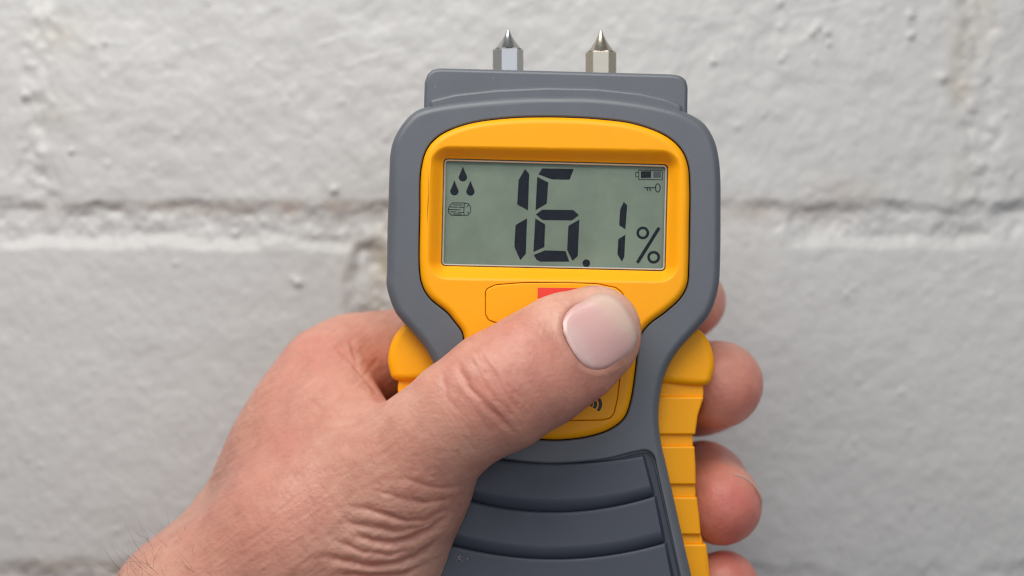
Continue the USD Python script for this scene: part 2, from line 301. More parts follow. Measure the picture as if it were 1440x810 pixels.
# pins
for (cx, yb, w, tipx, tipy, rot, m_pin) in [(714.5, 97.5, 38, 714.5, 40, 0.10, m_steel), (845, 101.5, 38, 844.5, 40.5, -0.04, m_brassy)]:
    yc = 12.0; c = P(cx, yb, yc); tip = P(tipx, tipy, yc); s = K * (D + yc) / D
    R = w * s / 2 / math.cos(math.pi / 6) * 0.98; hz = 29 * s; mbz = []
    prof = [(-6, 1.0), (hz - 0.35, 1.0), (hz, 0.93)]
    rings = [(z, np.array([[R * k * math.cos(a + rot), R * k * math.sin(a + rot)] for a in np.arange(6) * math.pi / 3 + math.pi / 3])) for z, k in prof]
    v, f = [], []
    for z, r in rings: v += [[c[0] + x, yc + y, c[2] + z] for x, y in r]
    for q in range(len(rings) - 1):
        for k in range(6):
            a, b = q * 6 + k, q * 6 + (k + 1) % 6; f += [[a, b, b + 6], [a, b + 6, a + 6]]
    n = (len(rings) - 1) * 6; v.append([c[0], yc, c[2] + hz]); f += [[n + k, n + (k + 1) % 6, len(v) - 1] for k in range(6)]
    pin = part(mt, 'pin', trimesh.Trimesh(np.array(v), np.array(f), process=False), m_pin, 20)
    H = tip[2] - c[2] - hz; t = np.linspace(0, 1, 22)
    rad = R * 0.86 * (0.08 + 0.92 * (1 - t) ** 1.5) * np.where(t > 0.93, np.sqrt(np.clip((1.0 - t) / 0.07, 0, 1)), 1)
    tipm = trimesh.creation.revolve(np.stack([rad, t * H], 1), sections=40)
    tipm.apply_translation([c[0], yc, c[2] + hz - 0.02]); part(pin, 'tip', tipm, m_pin, 40)
# yellow panel with its funnel down to the screen and the two key openings
def quad_ring(c, r, n=14, m=30):
    """rounded quadrilateral: c four corners counter-clockwise in mm, the same count of points for any r"""
    c = np.asarray(c, float); out = []
    for i in range(4):
        a, b, d = c[i - 1], c[i], c[(i + 1) % 4]; u, v = (a - b) / np.linalg.norm(a - b), (d - b) / np.linalg.norm(d - b)
        s0, s1 = b + u * r, b + v * r
        for t in np.linspace(0, 1, n):
            k = t * math.pi / 2; out.append(b + u * r * (1 - math.sin(k)) + v * r * (1 - math.cos(k)))
        u2 = (d - b) / np.linalg.norm(d - b); e1 = d - u2 * r
        for t in np.linspace(0, 1, m + 2)[1:-1]: out.append(s1 + (e1 - s1) * t)
    p = np.array(out); return p
LCD_Y = 3.4
win_px = [(620, 374), (936, 381.5), (940, 231), (623.5, 222.5)]
fun_px = [(600, 394), (955, 399), (959, 210), (604, 204)]
win, fun = XZ(win_px, LCD_Y - 1.2), XZ(fun_px, PANEL_F)
b1 = outline([(683, 410), (686, 406), (697, 401), (735, 398), (790, 397.5), (840, 399.5), (866, 405), (875, 412), (878, 420), (878, 446), (873, 452), (855, 457), (780, 459), (700, 455), (687, 450), (683, 442)], PANEL_F, step=0.3, smooth=False, rnd=0.7)
b2r = [(775, 508), (850, 508), (870, 513), (872, 524), (868, 560), (863, 581), (858, 588), (846, 590.5), (774, 591.5)]
b2 = outline(b2r + [tuple(p) for p in mirror(b2r)][1:-1], PANEL_F, step=0.3, smooth=False, rnd=1.2)
def grown(p, g):
    return resample(np.array(sg.Polygon(p).buffer(g).exterior.coords)[:-1][::-1], 0.3)
mb = MB(); base, face = rounded(mb, panel_o, 5.0, PANEL_F, 1.5, 8); rings = [face]
r0 = None
S = lambda t: t * t * (3 - 2 * t)
for t in np.linspace(0, 1, 13):
    pr = (quad_ring(fun, 4.4) * (1 - t) + quad_ring(win, 0.9) * t)[::-1]
    r1 = mb.ring(pr, PANEL_F + (LCD_Y - 1.2 - PANEL_F) * (S(t) * 0.55 + 0.45 * t ** 1.6))
    if r0 is not None: mb.wall(r1, r0)
    else: rings.append(r1)
    r0 = r1
r1 = mb.ring(quad_ring(win, 0.9)[::-1], LCD_Y + 0.6); mb.wall(r1, r0)
for q in (b1, b2):
    b, fc = rounded(mb, grown(q, 0.13)[::-1] if area2(grown(q, .13)) > 0 else grown(q, 0.13), PANEL_F + 1.0, PANEL_F, 0.15, 3); rings.append(fc); mb.cap([b])
mb.cap(rings)
fp = part(mt, 'front_panel', mb.mesh(), m_yellow, 40)
k1 = part(mt, 'upper_key', plate(b1, PANEL_F - 0.06, PANEL_F + 0.95, 0.3, back=False, steps=4), m_yellow)
def flat(px, y, th=0.05, smooth=False, rnd=0):
    return plate(outline(px, y, step=0.15, smooth=smooth, rnd=rnd), y, y + th, 0.012, steps=1, back=False)
part(k1, 'red_mark', flat([(756, 404.5), (838, 405.5), (838, 420), (756, 420)], PANEL_F - 0.10, 0.06), m_red)
k2 = part(mt, 'lower_key', plate(b2, PANEL_F - 0.06, PANEL_F + 0.95, 0.3, back=False, steps=4), m_yellow)
for r in (5.0, 11.0, 18.0):
    a = np.radians(np.linspace(-38, 38, 14)); c = np.array([826.5, 568.5]) ; w = 2.3
    pts = [(c[0] + (r + w) * math.cos(t), c[1] + (r + w) * 0.82 * math.sin(t)) for t in a] + [(c[0] + (r - w) * math.cos(t), c[1] + (r - w) * 0.82 * math.sin(t)) for t in a[::-1]]
    part(k2, 'sound_wave_print', flat(pts, PANEL_F - 0.10, 0.06), m_black)
# screen
scr = part(mt, 'screen', plate(outline(win_px, LCD_Y, smooth=False, grow=0.5), LCD_Y, LCD_Y + 1.6, 0.05, steps=1), m_lcd)
def C(pts): return [(600 + x / 4.0, 200 + y / 4.0) for x, y in pts]      # traced on a 4x view of the screen
SY = LCD_Y - 0.04
def mark(name, polys, mat=None):
    parent = scr
    part(parent, name, trimesh.util.concatenate([flat(C(p), SY, 0.03) for p in polys]), mat or m_seg)
def strokes(lines, w):
    from shapely import union_all
    g = union_all([sg.LineString(l).buffer(w / 2, quad_segs=5) for l in lines])
    return g
def mark_geom(name, g, mat=None):
    ms = []
    for p in getattr(g, 'geoms', [g]):
        mb = MB(); s = K * (D + SY) / D
        def cv(r):
            q = XZ(C(list(r.coords)[:-1]), SY); return q
        o = cv(p.exterior); o = o if area2(o) > 0 else o[::-1]; a, b = mb.ring(o, SY + 0.03), mb.ring(o, SY); mb.wall(a, b); rr = [b]
        for h in p.interiors:
            q = cv(h); q = q if area2(q) < 0 else q[::-1]; a, b = mb.ring(q, SY + 0.03), mb.ring(q, SY); mb.wall(a, b); rr.append(b)
        mb.cap(rr); ms.append(mb.mesh())
    part(scr, name, trimesh.util.concatenate(ms), mat or m_seg, False)
mark('digit_segment', [[(553, 150), (577, 178), (570, 384), (509, 350), (517, 213)]]); mark('digit_segment', [[(565, 428), (558, 628), (527, 664), (493, 588), (500, 465)]])
for p in ([(650, 147), (828, 150), (804, 211), (703, 209), (628, 181)], [(622, 194), (684, 226), (676, 345), (612, 384)], [(614, 406), (650, 379), (825, 381), (857, 410), (818, 440), (650, 438)], [(611, 428), (667, 462), (662, 590), (600, 618)],
          [(859, 435), (850, 640), (820, 668), (790, 605), (797, 470)], [(602, 634), (665, 608), (781, 612), (803, 672), (640, 672), (617, 660)], [(1109, 335), (1128, 355), (1118, 490), (1083, 468), (1088, 380)], [(1118, 520), (1112, 645), (1098, 672), (1073, 630), (1078, 545)]):
    mark('digit_segment', [p])
mark_geom('decimal_point', sg.Point(898, 680).buffer(21).union(sg.box(885, 690, 911, 706)))
ell = lambda x, y, a, b: __import__('shapely').affinity.scale(sg.Point(x, y).buffer(1, quad_segs=16), a, b)
mark_geom('percent_sign', (ell(1216, 510, 36, 36).difference(ell(1216, 510, 21, 21))).union(ell(1277, 647, 36, 36).difference(ell(1277, 647, 21, 21))).union(sg.LineString([(1189, 672), (1304, 487)]).buffer(9.5)))
for x, y in ((204, 197), (156, 275), (246, 277)):
    mark_geom('drop_symbol', sg.Point(x, y).buffer(23.5).union(sg.Polygon([(x, y - 62), (x + 11, y - 32), (x + 21.5, y - 8), (x - 21.5, y - 8), (x - 11, y - 32)])).buffer(-1).buffer(1))
mark_geom('battery_symbol', strokes([[(1193, 157), (1325, 159), (1325, 211), (1193, 209), (1193, 157)], [(1193, 171), (1175, 171), (1175, 194), (1193, 194)]], 4.0).union(sg.box(1205, 163, 1262, 201)), m_seg)
mark_geom('battery_bar', sg.box(1275, 165, 1318, 200), m_seg2)
mark_geom('key_symbol', (ell(1300, 257, 16, 26).difference(ell(1300, 257, 10.5, 20.5))).union(strokes([[(1225, 255), (1285, 256)]], 6)).union(strokes([[(1238, 256), (1244, 272)], [(1254, 256), (1259, 272)]], 6)))
mark_geom('log_symbol', strokes([[(213, 342), (148, 341), (133, 352), (122, 375), (124, 397), (140, 411), (213, 411)], [(213, 342), (234, 345), (248, 366), (247, 390), (233, 411), (213, 411)], [(213, 342), (211, 352), (209, 400), (213, 411)],
    [(150, 352), (200, 354)], [(133, 364), (172, 365)], [(182, 366), (206, 367)], [(124, 379), (190, 380)], [(135, 391), (166, 392)], [(176, 394), (206, 395)], [(150, 403), (196, 404)], [(236, 352), (226, 364)], [(238, 402), (228, 392)]], 4.2))
# clear window and its bright cut edge
lens_q = quad_ring(XZ([(621.5, 373), (934.5, 380), (938, 232.5), (625, 224)], LCD_Y - 0.9), 0.8)
lens_in = inset(lens_q, 0.32)
mb = MB(); a = mb.ring(inset(lens_q, 0.05), LCD_Y - 0.15); b = mb.ring(lens_q, LCD_Y - 0.55); c = mb.ring(lens_q, LCD_Y - 1.0); d = mb.ring(inset(lens_q, 0.12), LCD_Y - 1.12); e = mb.ring(lens_in, LCD_Y - 0.92); g_ = mb.ring(lens_in, LCD_Y - 0.15)
for x, y in ((a, b), (b, c), (c, d), (d, e), (e, g_)): mb.wall(x, y)
part(mt, 'lens_rim', mb.mesh(), m_rim)
part(mt, 'lens', plate(inset(lens_in, -0.05), LCD_Y - 0.93, LCD_Y - 0.2, 0.05, steps=1, back=False), m_lens)
# grip pad: louvre ridges in the pocket
def ridge(i):
    pitch = 66.0; y0 = 697 + pitch * i; s = 0.226
    xr_b, xr_t = 923 + (y0 - 697) * s, 908 + (y0 - 697) * s + (2 if i else 0)
    if y0 > 960: xr_b = xr_t = 978 - (y0 - 960) * 0.2
    yt = y0 - 57 if i == 0 else y0 - 67
    cb = np.array([AX[0] + (y0 - 250) * -0.0164, 0]); halfb, halft = xr_b - cb[0], xr_t - cb[0]
    prof = [(0.0, 1.5), (0.0, 0.95), (0.02, 0.62), (0.05, 0.42)] + [(t, 0.42 - 0.92 * (t - 0.05) / 0.67) for t in np.linspace(0.1, 0.70, 7)]
    prof += [(0.72 + 0.28 * math.sin(a), -0.52 + 2.0 * (1 - math.cos(a))) for a in np.linspace(0.0, math.pi / 2, 12)]
    u = np.linspace(-1, 1, 61); e = np.clip((1 - np.abs(u)) / 0.02, 0, 1)
    rows = []
    for t, y in prof:
        half = halft + (halfb - halft) * t; sag = 21 if i == 0 else 26
        sag = 14 + (27 - 14) * t if i == 0 else 27
        px = cb[0] + u * half; py = (yt + (y0 - yt) * t) + sag * (1 - u ** 2) + u * 3.0 - 3.0
        pts = XZ(np.stack([px, py], 1), 0)
        yy = np.where(np.abs(u) > 0.999, 1.55, np.where(np.abs(u) > 0.985, y + 0.25, y))
        rows.append(np.stack([pts[:, 0], yy, pts[:, 1]], 1))
    n = len(u); V = np.vstack(rows); a = (np.arange(len(rows) - 1)[:, None] * n + np.arange(n - 1)).ravel()
    F = np.stack([a, a + n, a + n + 1, a + 1], 1); F = np.vstack([F[:, [0, 1, 2]], F[:, [0, 2, 3]]])
    return trimesh.Trimesh(V, F, process=False)
pad = part(mt, 'grip_pad', plate(outline(pad_px, 0, rnd=1.0, grow=-0.55), 1.25, 1.7, 0.2, steps=2, back=False), m_rubber)
for i in range(6): part(pad, 'ridge', ridge(i), m_rubber, 40)
# yellow side grips: a cap, then stepped ribs with narrower bands between
cap_r = [(900, 470), (960, 462), (980, 462.5), (989, 470), (997, 483), (1002, 500), (1003, 515), (1000, 529), (995, 540), (930, 538), (900, 537)]
bands = [((537, 987), (558, 988)), ((557, 988.5), (610, 976)), ((609, 972.5), (627, 973)), ((626, 975), (680, 977)), ((679, 976), (698, 977)), ((697, 978.5), (750, 984)), ((749, 984), (764, 987)), ((763, 991.5), (815, 997)), ((814, 992), (832, 995)), ((831, 1000), (890, 1008)), ((889, 1003), (905, 1006)), ((904, 1010), (970, 1012))]
def turned(m, y):
    v = np.array(m.vertices); v[:, 1] = 2 * y - v[:, 1]; return trimesh.Trimesh(v, np.array(m.faces)[:, ::-1], process=False)
def rib(px, yf, r, rnd=0.25):
    o = outline(px, 9.0, step=0.4, smooth=False, rnd=rnd)
    mb = MB(); b, fc = rounded(mb, o, 16.0, yf, r, 6); mb.cap([fc])
    m2 = MB(); b, fc = rounded(m2, o, 16.0, 7.0, r, 6); m2.cap([fc])
    return trimesh.util.concatenate([mb.mesh(), turned(m2.mesh(), 16.0)])
for side in (1, -1):
    fl = (lambda p: p) if side > 0 else (lambda p: [tuple(q) for q in mirror(p)])
    g = part(mt, 'side_grip', rib(catmull(fl(cap_r), 6), 5.0, 1.6, 1.75), m_yellow, 40)
    for k, ((ya, xa), (yb, xb)) in enumerate(bands):
        p = [(880, ya), (xa, ya), ((xa + xb) / 2 + (-2.5 if k == 1 else 0.6), (ya + yb) / 2), (xb, yb), (880, yb)]
        part(g, 'rib' if k % 2 else 'band', rib(np.array(fl(p)), 5.6 if k % 2 else 6.4, 0.5 if k % 2 else 0.35), m_yellow)
# a few specks of dust caught on the pad
dm = []
for _ in range(16):
    p = P(rng.normal(645, 7), rng.normal(784, 2.5), -0.25); b = trimesh.creation.icosphere(0, rng.uniform(0.05, 0.12)); b.apply_translation(p); dm.append(b)
for x, y in ((612, 122), (657, 96), (694, 110), (733, 103), (904, 590)):
    p = P(x, y, 1.78); b = trimesh.creation.icosphere(0, 0.09); b.apply_translation(p); dm.append(b)
m_dust = usdkit.material(stage, '/World/Looks/dust', {'p': ('principled_bsdf', {'base_color': (0.6, 0.6, 0.6), 'roughness': 0.9})}, surface='p.BSDF')
stage.GetPrimAtPath(part(mt, 'dust', trimesh.util.concatenate(dm), m_dust, False)).SetCustomDataByKey('kind', 'stuff')

# ------------------------------------------------------------------ the hand
def capsule(Q, a, b, ra, rb, flat=1.0, n=(0, 1, 0)):
    a, b, n = np.float32(a), np.float32(b), np.float32(n); ba = b - a
    h = np.clip(((Q - a) @ ba) / np.float32(ba @ ba), 0, 1)
    q = Q - a - h[..., None] * ba
    if flat != 1.0:
        n = n - ba * (n @ ba) / (ba @ ba); n /= np.linalg.norm(n)
        q = q + (np.float32(flat - 1) * (q @ n))[..., None] * n
    return np.linalg.norm(q, axis=-1) - (np.float32(ra) + np.float32(rb - ra) * h)
def smin(a, b, k):
    h = np.clip(0.5 + 0.5 * (b - a) / k, 0, 1); return b + (a - b) * h - k * h * (1 - h)
def smax(a, b, k): return -smin(-a, -b, k)
VOX = 0.62
lo, hi = np.array([-118., -28., -112.]), np.array([58., 62., 4.])
dims = np.ceil((hi - lo) / VOX).astype(int)
ax = [lo[k] + VOX * np.arange(dims[k]) for k in range(3)]
def chain(Q, pts, k=2.0, flat=1.0):
    d = None
    for (a, ra), (b, rb) in zip(pts[:-1], pts[1:]):
        c = capsule(Q, P(*a), P(*b), ra, rb, flat); d = c if d is None else smin(d, c, k)
    return d
def hand_sdf(Q):
    thumb = chain(Q, [((838, 465, -9.0), 9.5), ((800, 490, -10.2), 11.6), ((755, 519, -11.6), 12.1), ((700, 551, -12.8), 12.4), ((650, 582, -12.6), 11.4), ((606, 620, -10.0), 11.6), ((562, 668, -5.0), 12.8)], 2.0, 1.22)
    thumb = smin(thumb, capsule(Q, P(806, 512, -7.2), P(846, 486, -7.2), 7.6, 6.6), 3.0)
    tip = P(842, 467, -15.6); rel_ = (Q[..., 0] - tip[0]) * 0.865 + (Q[..., 2] - tip[2]) * 0.5 ; acr = (Q[..., 0] - tip[0]) * 0.5 - (Q[..., 2] - tip[2]) * 0.865
    thumb = smax(thumb, (tip[1] + 0.36 * rel_ + 0.012 * rel_ * np.abs(rel_) + 0.022 * acr * acr - Q[..., 1]) / 1.08, 2.6)   # the flat of the nail
    meta = chain(Q, [((556, 676, -3.0), 13.4), ((430, 762, 5.0), 19.0), ((300, 890, 14.0), 23.0), ((90, 1200, 22.0), 27.0)], 5.0)
    thenar = chain(Q, [((566, 676, -1.0), 13.6), ((530, 760, 3.0), 15.0), ((505, 840, 8.0), 16.8), ((470, 960, 16.0), 18)], 4.0)
    d = smin(smin(thumb, meta, 7.0), thenar, 6.0)
    radial = chain(Q, [((468, 528, 27.5), 10.6), ((402, 680, 27.0), 13.9), ((285, 862, 24.0), 17.0), ((80, 1180, 26.0), 25.0)], 5.0)
    web = smin(chain(Q, [((455, 514, 21.0), 7.2), ((501, 614, 3.0), 8.2)], 2.0), chain(Q, [((440, 580, 18.0), 13.0), ((500, 672, 3.0), 13.6)], 2.0), 6.0)
    web = smin(web, chain(Q, [((410, 660, 17.0), 15.0), ((440, 730, 6.0), 16.0)], 2.0), 8.0)
    d = smin(d, smin(radial, web, 7.0), 5.5)
    palm = None
    for a, b in (((495, 640, 42), (310, 860, 36)), ((520, 745, 44), (330, 880, 40)), ((545, 845, 43), (350, 920, 38))):
        c = capsule(Q, P(*a), P(*b), 11.5, 16.0); palm = c if palm is None else smin(palm, c, 5.0)
    d = smin(d, palm, 8.0)
    index = chain(Q, [((494, 511, 30.0), 11.2), ((640, 492, 40.0), 10.6), ((860, 452, 42.0), 9.4), ((971, 423, 37.0), 8.0)], 3.0)
    d = smin(d, index, 2.6)
    mid = chain(Q, [((500, 640, 42), 11.0), ((770, 585, 44), 10.4), ((990, 546, 37), 9.6), ((1011, 541, 21.5), 9.7)], 4.0)
    ring = chain(Q, [((520, 745, 43), 10.6), ((780, 728, 44), 10.0), ((990, 682, 36), 9.0), ((1014, 709, 20), 9.0)], 4.0)
    little = chain(Q, [((545, 845, 42), 9.8), ((780, 850, 42), 9.0), ((990, 834, 36), 8.0), ((1018, 824, 23), 7.8)], 4.0)
    fing = smin(smin(mid, ring, 0.8), little, 0.8)
    return smin(d, fing, 3.0)
grid = np.empty(dims, np.float32)
Yg, Zg = np.meshgrid(ax[1].astype(np.float32), ax[2].astype(np.float32), indexing='ij')
for i0 in range(0, dims[0], 24):
    xs = ax[0][i0:i0 + 24].astype(np.float32)
    Q = np.stack(np.broadcast_arrays(xs[:, None, None], Yg[None], Zg[None]), -1)
    grid[i0:i0 + 24] = hand_sdf(Q)
# the hand gives way where it presses against the meter
def poly_sdf(ring_pts):
    import shapely
    poly = sg.Polygon(ring_pts); shapely.prepare(poly)
    gx, gz = np.meshgrid(ax[0], ax[2], indexing='ij')
    ins = shapely.contains_xy(poly, gx.ravel(), gz.ravel()).reshape(gx.shape)
    return np.where(ins, -ndimage.distance_transform_edt(ins), ndimage.distance_transform_edt(~ins)).astype(np.float32) * VOX
Yb = ax[1].astype(np.float32)[None, :, None]
for o, y0, y1 in ((body_o, 0.1, 11.8), (rear, 11.0, 28.9), (panel_o, PANEL_F + 0.1, 4.0)):
    s2 = poly_sdf(o)[:, None, :]
    grid = smax(grid, -np.maximum(s2, np.maximum(y0 - Yb, Yb - y1)), 0.6)
gp = outline(catmull(np.array(cap_r + [(990, 560), (976, 612), (977, 680), (985, 752), (997, 812), (1010, 900), (1010, 970), (880, 970)]), 4), 9.0, smooth=False)
gm = outline(mirror(np.array(cap_r + [(990, 560), (976, 612), (977, 680), (985, 752), (997, 812), (1010, 900), (1010, 970), (880, 970)])), 9.0, smooth=False)
for o in (gp, gm):
    grid = smax(grid, -np.maximum(poly_sdf(o)[:, None, :] + 0.3, np.maximum(5.6 - Yb, Yb - 24.5)), 0.8)
grid[0] = grid[-1] = 1; grid[:, 0] = grid[:, -1] = 1; grid[:, :, 0] = grid[:, :, -1] = 1
grid = ndimage.gaussian_filter(grid, 0.8)
def surface_nets(g):
    s = g < 0; nx, ny, nz = g.shape
    cnt = np.zeros((nx - 1, ny - 1, nz - 1), np.uint8); acc = np.zeros((nx - 1, ny - 1, nz - 1, 3), np.float32)
    offs = [(a, b, c) for a in (0, 1) for b in (0, 1) for c in (0, 1)]
    sl = lambda o: tuple(slice(o[k], g.shape[k] - 1 + o[k]) for k in range(3))
    for o in offs:
        for k in range(3):
            if o[k]: continue
            o2 = list(o); o2[k] = 1; A, B = g[sl(o)], g[sl(o2)]; cr = s[sl(o)] != s[sl(o2)]
            t = np.where(cr, A / np.where(cr, A - B, 1), 0)
            for c in range(3): acc[..., c] += np.where(cr, (o[c] + (t if c == k else 0)), 0)
            cnt += cr
    act = cnt > 0; idx = np.full(act.shape, -1, np.int64); idx[act] = np.arange(act.sum())
    v = np.argwhere(act) + acc[act] / cnt[act][:, None]
    f = []
    for k in range(3):
        a, b = [(1, 2), (2, 0), (0, 1)][k]
        lo_ = [slice(1, -1)] * 3; lo_[k] = slice(0, -1); hi_ = list(lo_); hi_[k] = slice(1, None)
        A, B = s[tuple(lo_)], s[tuple(hi_)]
        for sign in (0, 1):
            e = np.argwhere((A & ~B) if sign == 0 else (~A & B)); e[:, a] += 1; e[:, b] += 1
            def cell(da, db):
                q = e.copy(); q[:, a] -= da; q[:, b] -= db; return idx[q[:, 0], q[:, 1], q[:, 2]]
            q = np.stack([cell(1, 1), cell(0, 1), cell(0, 0), cell(1, 0)], 1)
            f.append(q if sign == 0 else q[:, ::-1])
    return v, np.vstack(f)
hv, hf = surface_nets(grid)
hv = lo + hv * VOX
hm = trimesh.Trimesh(hv, np.vstack([hf[:, [0, 1, 2]], hf[:, [0, 2, 3]]]), process=False)
comp = max(hm.split(only_watertight=False), key=lambda c: len(c.faces)); hm = comp
trimesh.smoothing.filter_taubin(hm, lamb=0.5, nu=0.53, iterations=12)
hm = hm.subdivide()
trimesh.smoothing.filter_taubin(hm, lamb=0.5, nu=0.53, iterations=6)
hv = np.array(hm.vertices); hn = np.array(hm.vertex_normals)
px = pix(hv); front = np.clip(-hn[:, 1] * 2.5 + 0.3, 0, 1)
def dline(pl, p):
    d = np.full(len(p), 1e9); t_ = np.zeros(len(p)); pl = np.asarray(pl, float); L = np.r_[0, np.cumsum(np.linalg.norm(np.diff(pl, axis=0), axis=1))]
    for k in range(len(pl) - 1):
        a, ba = pl[k], pl[k + 1] - pl[k]; h = np.clip(((p - a) @ ba) / (ba @ ba), 0, 1); dd = np.linalg.norm(p - a - h[:, None] * ba, axis=1)
        m = dd < d; d = np.where(m, dd, d); t_ = np.where(m, (L[k] + h * np.linalg.norm(ba)) / L[-1], t_)
    return d, t_
disp = np.zeros(len(hv)); red = np.zeros(len(hv))
wobp = px + 5.0 * (np.stack([meshkit.fbm(hv / 5 + 3, 3, 31), meshkit.fbm(hv / 5 + 30, 3, 32)], 1) - 0.5) * 2
creases = [  # (points on the skin, half width in px, depth mm)
    ([(640, 508), (660, 540), (680, 567), (707, 593), (728, 612)], 4.0, 0.42), ([(662, 480), (680, 507), (700, 533), (708, 545)], 4.0, 0.34), ([(715, 490), (733, 520), (755, 556)], 5.0, 0.18), ([(622, 527), (630, 560), (647, 583)], 4.5, 0.22), ([(690, 500), (715, 530), (725, 560)], 3.5, 0.15), ([(672, 520), (694, 556), (722, 585)], 3.0, 0.16),
    ([(466, 484), (483, 499), (501, 516), (518, 536), (541, 570)], 3.5, 0.5), ([(492, 477), (496, 496), (502, 514)], 3.0, 0.4), ([(530, 504), (518, 519), (513, 529)], 3.0, 0.3),
    ([(440, 590), (480, 588), (520, 578), (545, 572)], 5.0, 0.18), ([(455, 612), (492, 604), (520, 592)], 4.0, 0.2), ([(430, 560), (455, 575), (480, 580)], 3.5, 0.15),
    ([(500, 754), (525, 761), (554, 764), (579, 759), (607, 747), (630, 726)], 4.5, 0.95), ([(450, 782), (485, 791), (525, 795), (557, 792), (588, 782), (618, 756)], 5.0, 0.9),
    ([(486, 712), (515, 716), (545, 724), (573, 735), (600, 732), (632, 716)], 4.5, 0.6), ([(480, 735), (520, 742), (556, 748), (590, 744), (622, 730)], 4.5, 0.5),
    ([(520, 690), (560, 700), (600, 708), (640, 700)], 4.0, 0.35), ([(560, 672), (600, 684), (655, 684)], 4.0, 0.25), ([(470, 805), (520, 812), (570, 808), (605, 790)], 5.0, 0.7), ([(470, 760), (500, 772), (545, 778), (585, 770)], 4.0, 0.5)]
for pl, w, dp in creases:
    d, t = dline(pl, wobp); taper = np.clip(np.minimum(t, 1 - t) * 5, 0, 1) ** 0.7
    g = np.exp(-(d / w) ** 2) * taper * front
    dp = dp * (0.55 if pl[0][0] > 615 and pl[0][1] < 600 else 0.64); disp -= dp * g; disp += 0.35 * dp * np.exp(-((d - 2.3 * w) / (1.6 * w)) ** 2) * taper * front; red += g * dp * 0.5
# looser folds round the base of the thumb, fine lines elsewhere
rel = px - np.array([555, 640]); rad = np.hypot(*rel.T); th = np.arctan2(rel[:, 1], rel[:, 0])
fold = meshkit.fbm(np.stack([rad / 12.0, th * 1.7, 0 * th], 1) + 20, 3, 41) - 0.5
mask = np.exp(-(((px[:, 0] - 560) / 105) ** 2 + ((px[:, 1] - 745) / 80) ** 2)) * np.clip(-hn[:, 1] * 2 + 0.9, 0, 1)
disp += 0.52 * fold * mask
dr = px @ np.array([[0.86, -0.5], [0.5, 0.86]]).T
dr = np.stack([px[:, 0] * 0.80 - px[:, 1] * 0.60, px[:, 0] * 0.60 + px[:, 1] * 0.80], 1)   # along the thumb, across it
lines = meshkit.fbm(np.stack([dr[:, 0] / 26, dr[:, 1] / 5.0, 0 * th], 1) + 70, 3, 44) - 0.5
far = np.clip((640 - px[:, 0]) / 120, 0, 1)
disp += 0.26 * lines * front * far
cross = meshkit.fbm(np.stack([dr[:, 0] / 5.5, dr[:, 1] / 30, 0 * th], 1) + 70, 3, 45) - 0.5
ipm = np.exp(-(((px[:, 0] - 690) / 60) ** 2 + ((px[:, 1] - 552) / 65) ** 2)) * front
disp += 0.24 * cross * ipm + 0.08 * cross * front
disp += 0.5 * (meshkit.fbm(hv / 9.0, 3, 46) - 0.5) - 0.08 * np.abs(meshkit.fbm(hv / 2.2, 2, 47) - 0.5) * far
# tendon and bone swellings
def swell(x, y, r, a):
    global disp
    disp = disp + a * np.exp(-((px[:, 0] - x) ** 2 + (px[:, 1] - y) ** 2) / (r * r)) * front
swell(690, 548, 45, 0.5); swell(610, 640, 60, 0.4)
# nail bed
NC, NU, NV = np.array([844., 466.]), np.array([.865, -.5]), np.array([.5, .865]); NL, NW = 49.0, 52.0
nl = (px - NC) @ np.stack([NU, NV], 1); nu, nv = nl[:, 0] / NL, nl[:, 1] / NW
sup = (np.abs(nu) ** 2.8 + np.abs(nv) ** 2.8) ** (1 / 2.8)
prox = np.clip(1.0 - (nu + 0.35) / 0.7, 0, 1)
nailfront = (hv[:, 1] < 0) * np.clip(-hn[:, 1] * 3 + 0.8, 0, 1) * (px[:, 0] > 700)
inn = 1 - sstep(0.80 + 0.12 * prox, 0.92 + 0.08 * prox, sup)
disp -= 0.55 * inn * nailfront
disp += 0.22 * np.exp(-((sup - 1.10) / 0.10) ** 2) * prox * nailfront
# ring fingertip: nail edge at its upper right
hv0 = hv.copy(); hn0 = hn.copy()
hv = hv + hn * disp[:, None]
# colour of the skin itself
skin = np.array([0.575, 0.280, 0.207])
lowf = meshkit.fbm(hv0 / 16 + 7, 3, 51) - 0.5; midf = meshkit.fbm(hv0 / 4 + 7, 3, 52) - 0.5
R = 0.95 * lowf + 0.42 * midf + np.clip(red, 0, 0.6) * 0.5
def blotch(x, y, r, a, ylim=None):
    global R
    w = a * np.exp(-((px[:, 0] - x) ** 2 + (px[:, 1] - y) ** 2) / (r * r)); R = R + (w if ylim is None else w * (hv0[:, 1] > ylim))
blotch(1030, 712, 52, 0.78, 5); blotch(1035, 805, 40, 0.75, 5); blotch(1050, 560, 45, 0.35, 5); blotch(760, 480, 45, 0.15); blotch(690, 545, 55, 0.30); blotch(840, 545, 50, 0.22); blotch(560, 650, 60, 0.28); blotch(330, 730, 70, 0.25); blotch(450, 500, 45, 0.28); blotch(420, 620, 40, 0.15)
blotch(880, 425, 45, -0.7); blotch(540, 760, 90, -0.15); blotch(235, 780, 50, -0.12); blotch(770, 425, 40, -0.3)
Rc = R[:, None]
color = np.where(Rc > 0, skin * (1 - Rc * np.array([0.10, 0.42, 0.38])), skin * (1 - Rc * np.array([0.25, 0.65, 0.70])))
tipw = np.clip((px[:, 0] - 985) / 20, 0, 1) * (hv0[:, 1] > 4); color = color * (1 + tipw[:, None] * np.array([0.20, 0.10, 0.12]))
color = np.clip(color, 0.02, 0.8)
hand = thing('hand', 'left hand gripping the meter from behind, its thumb pressing the upper key', 'hand')
hm2 = trimesh.Trimesh(hv, hm.faces, process=False)
raw(hand + '/skin', hv, np.array(hm.faces), m_skin, np.array(hm2.vertex_normals), color)
